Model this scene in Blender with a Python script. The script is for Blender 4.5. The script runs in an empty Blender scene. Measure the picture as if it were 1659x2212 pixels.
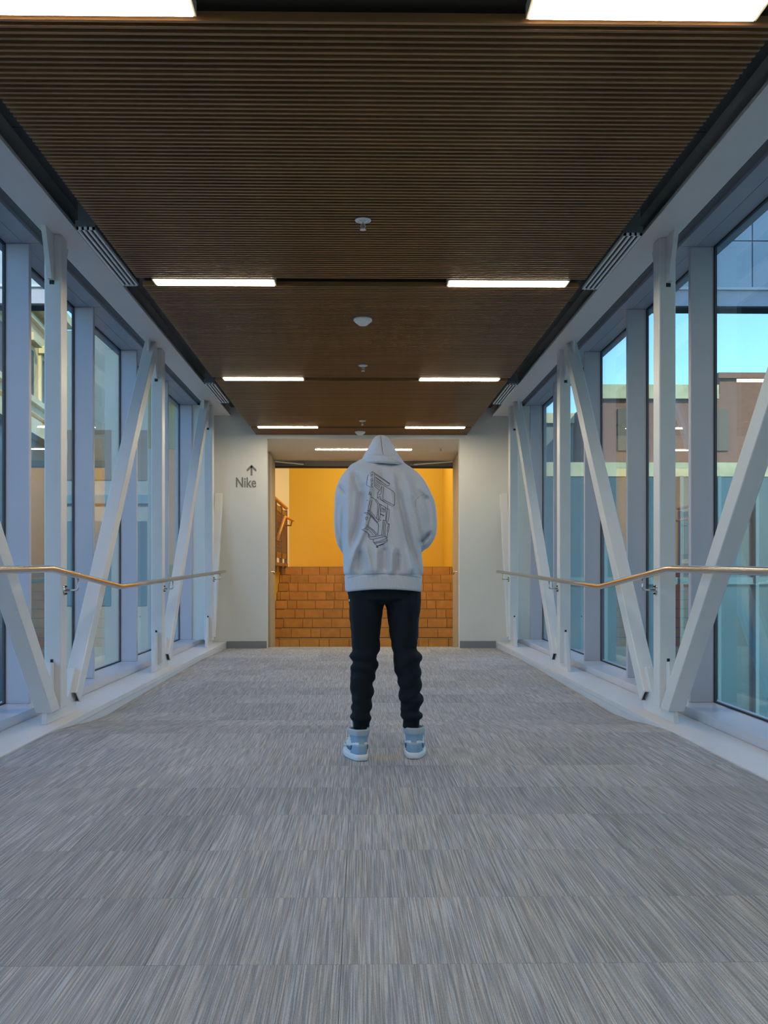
import bpy, bmesh, math, random
from mathutils import Vector, Matrix
from mathutils.bvhtree import BVHTree
from mathutils.noise import noise as pnoise

random.seed(7)
C = bpy.data.collections.new('bridge'); bpy.context.scene.collection.children.link(C)
scn = bpy.context.scene
E = 0.968          # eye height above the carpet near the viewer; Y runs along the bridge
F = 2050.0         # focal length in pixels of a 1659 px wide frame

# ------------------------------------------------------------------ camera, sky, sun, exposure
cam = bpy.data.cameras.new('camera'); co = bpy.data.objects.new('camera', cam); C.objects.link(co)
co.location = (0, 0, E); co.rotation_euler = (math.pi/2, 0, -30/F)
cam.sensor_fit = 'HORIZONTAL'; cam.sensor_width = 36; cam.lens = F*36/1659
cam.shift_x = 18.5/1659; cam.shift_y = 132/1659
cam.clip_start = 0.05; cam.clip_end = 500
scn.camera = co

scn.view_settings.view_transform = 'Standard'; scn.view_settings.look = 'None'
scn.view_settings.gamma = 1; scn.view_settings.use_curve_mapping = False
scn.view_settings.exposure = 0.6

w = bpy.data.worlds.new('sky'); scn.world = w; w.use_nodes = True
nt = w.node_tree; nt.nodes.clear()
sky = nt.nodes.new('ShaderNodeTexSky'); sky.sky_type = 'NISHITA'; sky.sun_disc = False
sky.sun_elevation = math.radians(30); sky.sun_rotation = math.radians(150); sky.altitude = 100
sky.air_density = 1.0; sky.dust_density = 0.15; sky.ozone_density = 3.0
bg = nt.nodes.new('ShaderNodeBackground'); bg.inputs[1].default_value = 0.36
wo = nt.nodes.new('ShaderNodeOutputWorld')
tint = nt.nodes.new('ShaderNodeVectorMath'); tint.operation = 'MULTIPLY'; tint.inputs[1].default_value = (.74, .88, 1.03)
nt.links.new(sky.outputs[0], tint.inputs[0]); nt.links.new(tint.outputs[0], bg.inputs[0]); nt.links.new(bg.outputs[0], wo.inputs[0])

sd = bpy.data.lights.new('sun', 'SUN'); sd.energy = 4.0; sd.angle = 0.009; sd.color = (1, .86, .62)
so = bpy.data.objects.new('sun', sd); C.objects.link(so)
so.rotation_euler = Vector((-.5, .866, -.577)).to_track_quat('-Z', 'Y').to_euler()

HALL = []
def hall_light(x, y, z, sx, sy, e):
    d = bpy.data.lights.new('hall_light', 'AREA'); d.shape = 'RECTANGLE'; d.size = sx; d.size_y = sy
    d.energy = e; d.color = (1, .80, .42)
    o = bpy.data.objects.new('hall_light', d); C.objects.link(o); o.location = (x, y, z)
hall_light(.4, 19.2, E+3.35, 1.6, 1.6, 52)
hall_light(-2.4, 21.5, E+3.35, 1.0, 1.6, 60)
hall_light(.1, 16.9, E+3.35, 1.6, .4, 34)

# ------------------------------------------------------------------ materials
def mat(name, col, rough=.5, metal=0, var=0, scale=20, bump=0, bscale=200, spec=.5, emit=None, es=0, stretch=(1,1,1)):
    m = bpy.data.materials.new(name); m.use_nodes = True
    n = m.node_tree; b = n.nodes['Principled BSDF']
    b.inputs['Base Color'].default_value = (*col, 1); b.inputs['Roughness'].default_value = rough
    b.inputs['Metallic'].default_value = metal; b.inputs['Specular IOR Level'].default_value = spec
    if emit:
        b.inputs['Emission Color'].default_value = (*emit, 1); b.inputs['Emission Strength'].default_value = es
    if var or bump:
        tc = n.nodes.new('ShaderNodeTexCoord'); mp = n.nodes.new('ShaderNodeMapping')
        mp.inputs['Scale'].default_value = stretch
        n.links.new(tc.outputs['Object'], mp.inputs[0])
    if var:
        nz = n.nodes.new('ShaderNodeTexNoise'); nz.inputs['Scale'].default_value = scale; nz.inputs['Detail'].default_value = 5
        n.links.new(mp.outputs[0], nz.inputs['Vector'])
        oi = n.nodes.new('ShaderNodeObjectInfo')
        ad = n.nodes.new('ShaderNodeMath'); ad.operation = 'MULTIPLY_ADD'
        n.links.new(oi.outputs['Random'], ad.inputs[0]); ad.inputs[1].default_value = .35
        n.links.new(nz.outputs[0], ad.inputs[2])
        mr = n.nodes.new('ShaderNodeMapRange'); mr.inputs[1].default_value = .3; mr.inputs[2].default_value = 1.0
        mr.inputs[3].default_value = 1-var; mr.inputs[4].default_value = 1+var
        n.links.new(ad.outputs[0], mr.inputs[0])
        vm = n.nodes.new('ShaderNodeVectorMath'); vm.operation = 'SCALE'; vm.inputs[0].default_value = col
        n.links.new(mr.outputs[0], vm.inputs['Scale']); n.links.new(vm.outputs[0], b.inputs['Base Color'])
    if bump:
        nb = n.nodes.new('ShaderNodeTexNoise'); nb.inputs['Scale'].default_value = bscale; nb.inputs['Detail'].default_value = 3
        n.links.new(mp.outputs[0], nb.inputs['Vector'])
        bp = n.nodes.new('ShaderNodeBump'); bp.inputs['Strength'].default_value = bump; bp.inputs['Distance'].default_value = .004
        n.links.new(nb.outputs[0], bp.inputs['Height']); n.links.new(bp.outputs[0], b.inputs['Normal'])
    return m

M = {}
M['steel'] = mat('painted_steel', (.72, .71, .71), .38, var=.03, scale=6)
M['steel_shaded'] = mat('steel_inside_shaded', (.25, .25, .25), .6)  # darker grey puts the shade inside the open tube ends into the colour
M['mullion'] = mat('anodised_aluminium', (.54, .51, .57), .42, var=.03, scale=4)
M['sill'] = mat('sill_aluminium', (.60, .58, .62), .3, var=.03, scale=4)
M['head'] = mat('head_panel', (.35, .37, .44), .35, var=.03, scale=4)
M['charcoal'] = mat('charcoal_board', (.035, .04, .045), .6, var=.15, scale=3)
M['black'] = mat('black_rubber', (.012, .013, .016), .6)
M['duct'] = mat('duct_box', (.12, .13, .14), .5)
M['slot'] = mat('slot_dark', (.01, .012, .014), .7)
M['register'] = mat('register_paint', (.8, .82, .83), .4)
M['wood'] = mat('slat_wood', (.23, .115, .042), .42, var=.30, scale=9, bump=.2, bscale=120, stretch=(.25, 3, 3))
M['channel'] = mat('channel_black', (.02, .014, .008), .6)
M['lamp'] = mat('lamp_diffuser', (.9, .85, .7), .5, emit=(1, .84, .60), es=27)
M['lampbody'] = mat('lamp_housing', (.5, .45, .35), .5)
M['wall'] = mat('wall_paint', (.74, .73, .69), .6, var=.03, scale=3, bump=.08, bscale=300)
M['base'] = mat('baseboard_vinyl', (.25, .25, .26), .5)
M['signgrey'] = mat('sign_grey', (.22, .212, .185), .5)
M['doorl'] = mat('door_paint', (.42, .40, .36), .5, var=.03)
M['doorr'] = mat('door_panel_warm', (.45, .40, .33), .5, var=.03)
M['doorframe'] = mat('door_frame', (.26, .23, .19), .45)
M['hallwall'] = mat('hall_wall_ochre', (.60, .40, .045), .6, var=.03, scale=2)
M['hallcream'] = mat('hall_wall_cream', (.75, .62, .42), .6, var=.02)
M['tile'] = mat('stair_tile', (.66, .31, .075), .45, var=.22, scale=7, bump=.1, bscale=90)
M['grout'] = mat('stair_grout', (.12, .06, .025), .8)
M['brass'] = mat('nosing_brass', (.75, .5, .2), .3, metal=.6)
M['railbrown'] = mat('balustrade_bronze', (.22, .10, .03), .45)
M['railwood'] = mat('handrail_oak', (.55, .22, .04), .4)
M['stainless'] = mat('stainless', (.62, .58, .54), .17, metal=1)
M['white'] = mat('white_plastic', (.75, .76, .76), .4)
M['chrome'] = mat('sprinkler_chrome', (.7, .7, .7), .25, metal=.8)
M['stone'] = mat('sunlit_stone', (.74, .52, .25), .8, var=.1, scale=3, bump=.2, bscale=30)
M['stonelt'] = mat('pale_stone', (.76, .64, .38), .8, var=.08, scale=3)
M['brick'] = mat('brick_wall', (.22, .115, .08), .85, var=.15, scale=5)
M['brickband'] = mat('brick_pale_band', (.46, .46, .28), .8, var=.25, scale=3)
M['tealwall'] = mat('teal_glass_wall', (.03, .095, .125), .25, var=.15, scale=.6)
M['tealfin'] = mat('teal_fin', (.07, .17, .20), .4)
M['greywall'] = mat('grey_concrete', (.20, .225, .22), .7, var=.1, scale=1)
M['winglass'] = mat('far_window_glass', (.11, .09, .06), .6)
M['panel'] = mat('cladding_panel', (.50, .53, .60), .35, var=.05, scale=1)
M['asphalt'] = mat('asphalt', (.08, .12, .135), .9, var=.1, scale=1)
M['skin'] = mat('skin', (.5, .3, .21), .5)
M['pants'] = mat('black_fleece', (.0085, .012, .017), .85, bump=.3, bscale=350, spec=.2)
M['heather'] = mat('heather_grey_fleece', (.54, .56, .63), .9, var=.16, scale=260, bump=.35, bscale=420, spec=.15)
M['heatherrib'] = mat('heather_grey_rib', (.54, .56, .625), .9, var=.12, scale=160, bump=.5, bscale=160, spec=.15, stretch=(3, 3, .15))
M['print'] = mat('navy_print', (.035, .045, .11), .7)
M['seam'] = mat('hoodie_seam', (.20, .21, .25), .9)
M['shoeblue'] = mat('shoe_blue_suede', (.25, .40, .55), .8, var=.08, scale=40)
M['shoegrey'] = mat('shoe_collar_grey', (.42, .48, .53), .7)
M['shoewhite'] = mat('shoe_white_leather', (.78, .80, .84), .45)
M['shoedark'] = mat('shoe_emblem_blue', (.09, .17, .27), .6)
M['outsole'] = mat('shoe_outsole', (.55, .58, .62), .6)

def glass_mat():
    m = bpy.data.materials.new('window_glass'); m.use_nodes = True; n = m.node_tree; n.nodes.clear()
    out = n.nodes.new('ShaderNodeOutputMaterial'); tr = n.nodes.new('ShaderNodeBsdfTransparent')
    tr.inputs[0].default_value = (.80, .90, .91, 1)
    gl = n.nodes.new('ShaderNodeBsdfGlossy'); gl.inputs['Roughness'].default_value = 0; gl.inputs[0].default_value = (.95, .97, 1, 1)
    g = n.nodes.new('ShaderNodeNewGeometry'); dt = n.nodes.new('ShaderNodeVectorMath'); dt.operation = 'DOT_PRODUCT'
    n.links.new(g.outputs['Normal'], dt.inputs[0]); n.links.new(g.outputs['Incoming'], dt.inputs[1])
    ab = n.nodes.new('ShaderNodeMath'); ab.operation = 'ABSOLUTE'; n.links.new(dt.outputs['Value'], ab.inputs[0])
    s1 = n.nodes.new('ShaderNodeMath'); s1.operation = 'SUBTRACT'; s1.inputs[0].default_value = 1; n.links.new(ab.outputs[0], s1.inputs[1])
    pw = n.nodes.new('ShaderNodeMath'); pw.operation = 'POWER'; n.links.new(s1.outputs[0], pw.inputs[0]); pw.inputs[1].default_value = 5
    ma = n.nodes.new('ShaderNodeMath'); ma.operation = 'MULTIPLY_ADD'; n.links.new(pw.outputs[0], ma.inputs[0])
    ma.inputs[1].default_value = .93; ma.inputs[2].default_value = .07
    mx = n.nodes.new('ShaderNodeMixShader'); n.links.new(ma.outputs[0], mx.inputs[0])
    n.links.new(tr.outputs[0], mx.inputs[1]); n.links.new(gl.outputs[0], mx.inputs[2]); n.links.new(mx.outputs[0], out.inputs[0])
    return m
M['glass'] = glass_mat()

def carpet_mat():
    m = bpy.data.materials.new('striated_carpet'); m.use_nodes = True; n = m.node_tree; b = n.nodes['Principled BSDF']
    b.inputs['Roughness'].default_value = .95; b.inputs['Specular IOR Level'].default_value = .1
    L = n.links.new
    tc = n.nodes.new('ShaderNodeTexCoord'); oi = n.nodes.new('ShaderNodeObjectInfo')
    off = n.nodes.new('ShaderNodeMath'); off.operation = 'MULTIPLY'; L(oi.outputs['Random'], off.inputs[0]); off.inputs[1].default_value = 37
    cx = n.nodes.new('ShaderNodeCombineXYZ'); L(off.outputs[0], cx.inputs[0]); L(off.outputs[0], cx.inputs[2])
    add = n.nodes.new('ShaderNodeVectorMath'); L(tc.outputs['Object'], add.inputs[0]); L(cx.outputs[0], add.inputs[1])
    def nz(sx, sy, detail, dist=0):
        mp = n.nodes.new('ShaderNodeMapping'); mp.inputs['Scale'].default_value = (sx, sy, 1); L(add.outputs[0], mp.inputs[0])
        t = n.nodes.new('ShaderNodeTexNoise'); t.inputs['Scale'].default_value = 1; t.inputs['Detail'].default_value = detail
        t.inputs['Distortion'].default_value = dist
        L(mp.outputs[0], t.inputs['Vector']); return t
    a = nz(290, 3.6, 3, .2); c = nz(85, 2.2, 2, .2); e = nz(500, 260, 2)
    r1 = n.nodes.new('ShaderNodeValToRGB'); L(a.outputs[0], r1.inputs[0])
    r1.color_ramp.elements[0].position = .36; r1.color_ramp.elements[0].color = (.275, .28, .285, 1)
    r1.color_ramp.elements[1].position = .64; r1.color_ramp.elements[1].color = (.55, .55, .545, 1)
    k = r1.color_ramp.elements.new(.5); k.color = (.385, .385, .39, 1)
    r2 = n.nodes.new('ShaderNodeValToRGB'); L(c.outputs[0], r2.inputs[0])
    r2.color_ramp.elements[0].position = .38; r2.color_ramp.elements[0].color = (.94, .985, 1.04, 1)
    r2.color_ramp.elements[1].position = .62; r2.color_ramp.elements[1].color = (1.035, .995, .96, 1)
    mu = n.nodes.new('ShaderNodeMix'); mu.data_type = 'RGBA'; mu.blend_type = 'MULTIPLY'; mu.inputs[0].default_value = 1
    L(r1.outputs[0], mu.inputs[6]); L(r2.outputs[0], mu.inputs[7])
    mr = n.nodes.new('ShaderNodeMapRange'); L(oi.outputs['Random'], mr.inputs[0]); mr.inputs[3].default_value = .88; mr.inputs[4].default_value = 1.08
    mr2 = n.nodes.new('ShaderNodeMapRange'); L(e.outputs[0], mr2.inputs[0]); mr2.inputs[1].default_value=.3; mr2.inputs[2].default_value=.7
    mr2.inputs[3].default_value = .85; mr2.inputs[4].default_value = 1.15
    mm = n.nodes.new('ShaderNodeMath'); mm.operation = 'MULTIPLY'; L(mr.outputs[0], mm.inputs[0]); L(mr2.outputs[0], mm.inputs[1])
    sc = n.nodes.new('ShaderNodeVectorMath'); sc.operation = 'SCALE'; L(mu.outputs[2], sc.inputs[0]); L(mm.outputs[0], sc.inputs['Scale'])
    L(sc.outputs[0], b.inputs['Base Color'])
    bp = n.nodes.new('ShaderNodeBump'); bp.inputs['Strength'].default_value = .6; bp.inputs['Distance'].default_value = .004
    L(a.outputs[0], bp.inputs['Height']); L(bp.outputs[0], b.inputs['Normal'])
    return m
M['carpet'] = carpet_mat()

# ------------------------------------------------------------------ mesh helpers
class G:
    def __init__(s): s.v = []; s.f = []; s.mi = []
    def quadbox(s, c, mi=0):                 # 8 corners: bottom 4 (ccw), top 4
        b = len(s.v); s.v += [tuple(p) for p in c]
        for q in ((0,3,2,1),(4,5,6,7),(0,1,5,4),(1,2,6,5),(2,3,7,6),(3,0,4,7)):
            s.f.append(tuple(b+i for i in q)); s.mi.append(mi)
        return s
    def box(s, x0, x1, y0, y1, z0, z1, mi=0):
        return s.quadbox([(x0,y0,z0),(x1,y0,z0),(x1,y1,z0),(x0,y1,z0),(x0,y0,z1),(x1,y0,z1),(x1,y1,z1),(x0,y1,z1)], mi)
    def prism_x(s, poly, x0, x1, mi=0):      # polygon in (y, z), extruded along x
        b = len(s.v); n = len(poly)
        s.v += [(x0,p[0],p[1]) for p in poly] + [(x1,p[0],p[1]) for p in poly]
        s.f.append(tuple(b+i for i in range(n))[::-1]); s.f.append(tuple(b+n+i for i in range(n)))
        for i in range(n): s.f.append((b+i, b+(i+1)%n, b+n+(i+1)%n, b+n+i))
        s.mi += [mi]*(n+2); return s
    def prism_y(s, poly, y0, y1, mi=0):      # polygon in (x, z)
        b = len(s.v); n = len(poly)
        s.v += [(p[0],y0,p[1]) for p in poly] + [(p[0],y1,p[1]) for p in poly]
        s.f.append(tuple(b+i for i in range(n))); s.f.append(tuple(b+n+i for i in range(n))[::-1])
        for i in range(n): s.f.append((b+i, b+n+i, b+n+(i+1)%n, b+(i+1)%n))
        s.mi += [mi]*(n+2); return s
    def rings(s, rs, closed=True, cap=True, mi=0):
        b = len(s.v); n = len(rs[0])
        for r in rs: s.v += [tuple(p) for p in r]
        for k in range(len(rs)-1):
            for i in range(n if closed else n-1):
                j = (i+1) % n
                s.f.append((b+k*n+i, b+k*n+j, b+(k+1)*n+j, b+(k+1)*n+i)); s.mi.append(mi)
        if cap and closed:
            s.f.append(tuple(b+i for i in range(n))[::-1]); s.f.append(tuple(b+(len(rs)-1)*n+i for i in range(n))); s.mi += [mi, mi]
        return s
    def tube(s, pts, r, seg=10, mi=0):
        pts = [Vector(p) for p in pts]; rr = r if isinstance(r, (list, tuple)) else [r]*len(pts)
        rs = []; up = None
        for i, p in enumerate(pts):
            a = pts[max(i-1, 0)]; c = pts[min(i+1, len(pts)-1)]; d = (c-a).normalized()
            if up is None:
                up = Vector((0,0,1)) if abs(d.z) < .9 else Vector((1,0,0))
            u = (up - d*up.dot(d)).normalized(); up = u; vv = d.cross(u)
            k = 1.0
            if 0 < i < len(pts)-1:
                cs = (p-a).normalized().dot((c-p).normalized()); k = 1/max(.6, math.sqrt((1+cs)/2))
            rs.append([p + (u*math.cos(t)+vv*math.sin(t))*rr[i]*k for t in [2*math.pi*q/seg for q in range(seg)]])
        return s.rings(rs, mi=mi)
    def lathe(s, prof, c, seg=20, axis='z', mi=0):    # prof [(r, h)]
        rs = []
        for r, h in prof:
            ring = []
            for q in range(seg):
                t = 2*math.pi*q/seg
                p = (r*math.cos(t), r*math.sin(t), h) if axis == 'z' else (h, r*math.cos(t), r*math.sin(t))
                ring.append((c[0]+p[0], c[1]+p[1], c[2]+p[2]))
            rs.append(ring)
        return s.rings(rs, mi=mi)
    def mesh(s, name, mats, smooth=False):
        me = bpy.data.meshes.new(name); me.from_pydata(s.v, [], s.f)
        for m in (mats if isinstance(mats, (list, tuple)) else [mats]): me.materials.append(m)
        me.polygons.foreach_set('material_index', s.mi)
        if smooth: me.polygons.foreach_set('use_smooth', [True]*len(me.polygons))
        bm = bmesh.new(); bm.from_mesh(me); bmesh.ops.recalc_face_normals(bm, faces=bm.faces); bm.to_mesh(me); bm.free()
        me.update(); return me
    def build(s, name, mats, parent=None, smooth=False, bevel=0):
        me = s.mesh(name, mats, smooth)
        o = bpy.data.objects.new(name, me); C.objects.link(o)
        if parent: o.parent = parent
        if bevel:
            b = o.modifiers.new('bevel', 'BEVEL'); b.width = bevel; b.segments = 2; b.limit_method = 'ANGLE'
        if smooth and not bevel:
            pass
        return o
def thing(name, label, cat, loc=(0,0,0), group=None):
    o = bpy.data.objects.new(name, None); C.objects.link(o); o.location = loc; o.empty_display_size = .1
    o['label'] = label; o['category'] = cat
    if group: o['group'] = group
    return o
def tag(o, label, cat, group=None):
    o['label'] = label; o['category'] = cat
    if group: o['group'] = group
    return o
def struct(o): o['kind'] = 'structure'; return o
def empty_struct(name, loc=(0,0,0)):
    o = bpy.data.objects.new(name, None); C.objects.link(o); o.location = loc; o['kind'] = 'structure'; o.empty_display_size=.1; return o
def child(o, parent):
    """parent a world-coordinate object under a located parent"""
    o.parent = parent; o.matrix_parent_inverse = Matrix.Translation(-Vector(parent.location)); return o
def inst(me, name, loc, parent=None, rz=0):
    o = bpy.data.objects.new(name, me); C.objects.link(o); o.location = loc; o.rotation_euler = (0,0,rz)
    if parent: o.parent = parent
    return o
def evaluated(o):
    dg = bpy.context.evaluated_depsgraph_get(); dg.update()
    me = bpy.data.meshes.new_from_object(o.evaluated_get(dg)); return me
def lerp_table(tb, t):
    if t <= tb[0][0]: return tb[0][1]
    for (a, va), (b, vb) in zip(tb, tb[1:]):
        if t <= b:
            k = (t-a)/(b-a); k = k*k*(3-2*k) if False else k
            return va+(vb-va)*k
    return tb[-1][1]

# ------------------------------------------------------------------ floor: slab and carpet tiles
YW = 13.31            # front face of the end wall
XF = 1.89             # half width of the carpet
PROF = [(-7, 0), (5.75, 0), (5.95, -.008), (6.3, -.035), (6.65, -.068), (7.1, -.088), (7.8, -.082), (9.9, -.064), (11.2, -.058),
        (13.31, -.084), (13.6, -.088), (15.2, -.34), (16.4, -.34), (17, -.34)]
def fz(y): return lerp_table(PROF, y)
ys = [p[0] for p in PROF]
g = G()
g.prism_x([(y, fz(y)-.012) for y in ys] + [(y, fz(y)-.25) for y in reversed(ys)], -XF-.3, XF+.3)
floor = struct(g.build('floor', M['charcoal']))
TS = .485
rows = [2.349+TS*k for k in range(-3, 29)]
for y0 in rows:
    if y0 > 15.9: break
    cuts = sorted(set([y0+.001, y0+TS-.001] + [y for y in (5.75,5.95,6.3,6.65,7.1,7.8,9.9,11.2,13.31,13.6,15.2) if y0+.02 < y < y0+TS-.02]))
    xs = [-XF] + [-.05+TS*k for k in range(-3, 4)] + [XF]
    if y0 > 13.4: xs = [-1.3, -.535, -.05, .435, 1.3]
    for xa, xb in zip(xs, xs[1:]):
        cx, cy = (xa+xb)/2, (cuts[0]+cuts[-1])/2; cz = fz(cy)
        poly = [(y-cy, fz(y)-cz) for y in cuts] + [(y-cy, fz(y)-.012-cz) for y in reversed(cuts)]
        o = G().prism_x(poly, xa+.0006-cx, xb-.0006-cx).build('carpet_tile', M['carpet'])
        o.location = (cx, cy, cz); o.parent = floor

rs_ = G().box(-XF, XF, -6, rows[0], -.012, 0).build('carpet_field', M['carpet'], floor); rs_['kind'] = 'stuff'

# ------------------------------------------------------------------ ceiling: black backing, wood slats
ZC = E+1.935
ROWS = [3.24, 6.33, 9.47, 12.6]
ceil = struct(G().box(-1.47, 1.47, -6, 13.30, ZC+.05, ZC+.07).build('ceiling', M['channel']))
sl = G().box(-1.474, 1.474, -.0075, .0075, 0, .034).mesh('slat', M['wood'])
y = 13.285; n = 0; stuff = G()
while y > -5.9:
    near = min(abs(y-r) for r in ROWS + [.1, -3.04])
    if near > .078:
        if y > 2.95: inst(sl, 'slat', (0, y, ZC), ceil); n += 1
        else: stuff.box(-1.474, 1.474, y-.0085, y+.0085, ZC, ZC+.034)
    y -= .039
so_ = stuff.build('slat_field', M['wood'], ceil); so_['kind'] = 'stuff'

# roof void, charcoal side boards above the slats
struct(G().box(-2.75, 2.75, -6.2, 13.3, E+2.62, E+2.85).build('roof', M['charcoal']))
for s, side in ((-1, 'left'), (1, 'right')):
    tb = G()
    a, b = sorted((s*1.30, s*1.82)); yy = -6
    while yy < 13.3:                              # boards with open joints
        tb.box(a, b, yy, min(yy+1.56, 13.3), E+2.32, E+2.34); yy += 1.567
    o = struct(tb.build('trim_1' if s < 0 else 'trim_2', M['charcoal']))

# ------------------------------------------------------------------ ceiling light strips
def light_strip(xa, xb, yc, z, label, group=None):
    t = thing('ceiling_light', label, 'light', ((xa+xb)/2, yc, z), group)
    hx = (xb-xa)/2
    G().box(-hx, hx, -.062, .062, -.004, -.001).build('diffuser', M['lamp'], t)
    G().box(-hx-.012, hx+.012, -.066, .066, -.001, .048).build('housing', M['lampbody'], t)
    return t
names = ['topmost and largest in the photo, cut by the frame', 'in the second row from the top of the photo',
         'in the third row from the viewer', 'in the last small row before the end wall']
for k, yr in enumerate(ROWS):
    for s, side in ((-1, 'left'), (1, 'right')):
        a, b = sorted((s*.585, s*1.37))
        light_strip(a, b, yr, ZC, 'glowing %s ceiling light strip, %s' % (side, names[k]), 'light strips in the slatted ceiling')
for yr, wh in ((.1, 'overhead of'), (-3.04, 'far behind')):
    for s, side in ((-1, 'left'), (1, 'right')):
        a, b = sorted((s*.585, s*1.37))
        light_strip(a, b, yr, ZC, '%s ceiling light strip %s the viewer, outside the photo' % (side, wh), 'light strips behind the viewer')

# sprinklers and detectors
def sprinkler(x, y, z, label):
    t = thing('sprinkler', label, 'sprinkler', (x, y, z), 'ceiling sprinklers')
    G().lathe([(.0,-.001),(.044,-.001),(.044,-.005),(.034,-.010),(.030,-.006),(.018,-.006),(.016,-.012),(0,-.012)], (0,0,0), 24).build('escutcheon', M['white'], t, True)
    G().tube([(0,0,-.008),(0,0,-.052)], .006, 8).build('stem', M['chrome'], t)
    a = G(); a.tube([(.006,0,-.02),(.013,0,-.034),(.004,0,-.05)], .0022, 6); a.tube([(-.006,0,-.02),(-.013,0,-.034),(-.004,0,-.05)], .0022, 6)
    a.build('yoke', M['chrome'], t)
    d = G().lathe([(0,-.052),(.016,-.052),(.017,-.055),(0,-.056)], (0,0,0), 16); d.build('deflector', M['white'], t)
sprinkler(.008, 5.20, ZC, 'large white pendant sprinkler under the slats, nearest the viewer')
sprinkler(.014, 8.84, ZC, 'small pendant sprinkler just above the third row of light strips')
sprinkler(.012, 12.05, ZC, 'tiny pendant sprinkler by the last row of light strips, above the hood')
def detector(x, y, label):
    t = thing('smoke_detector', label, 'smoke detector', (x, y, ZC), 'round smoke detectors')
    G().lathe([(0,0),(.070,0),(.071,-.016),(.062,-.022)], (0,0,0), 28).build('base', M['white'], t, True)
    G().lathe([(.066,-.018),(.060,-.026),(.036,-.046),(.030,-.050),(0,-.051)], (0,0,0), 28).build('cover', M['white'], t, True)
detector(.01, 7.22, 'white domed smoke detector between the second and third rows of lights')
detector(-.02, 12.97, 'small white smoke detector at the ceiling edge left of the hood')

# ------------------------------------------------------------------ trusses
PY = [3.06-3.13, 3.06, 6.19, 9.32, 12.45]
def square_tube(name, p0, p1, wx, wt, m, parent, hcut=None):
    p0 = Vector(p0); p1 = Vector(p1); d = (p1-p0).normalized(); u = Vector((1,0,0)); v = d.cross(u).normalized()
    def ring(c, a, b): return [c+u*a+v*b, c-u*a+v*b, c-u*a-v*b, c+u*a-v*b]
    a, b = wx/2, wt/2; t = .012
    gg = G(); gg.rings([ring(p0+d*.12, a-t, b-t), ring(p0, a-t, b-t), ring(p0, a, b), ring(p1, a, b)], cap=False)
    n0 = len(gg.v); gg.f.append((0,1,2,3)); gg.mi.append(1); gg.f.append((n0-4, n0-3, n0-2, n0-1)); gg.mi.append(0)
    for i in range(4): gg.mi[i] = 1
    if hcut is not None:       # foot cut level, standing on the gusset
        for i in range(12): q = Vector(gg.v[i]); gg.v[i] = tuple(q + d*((hcut + (.03 if i < 4 else 0) - q.z)/d.z))
    return gg.build(name, [m, M['steel_shaded']], parent, bevel=.006)
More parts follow.
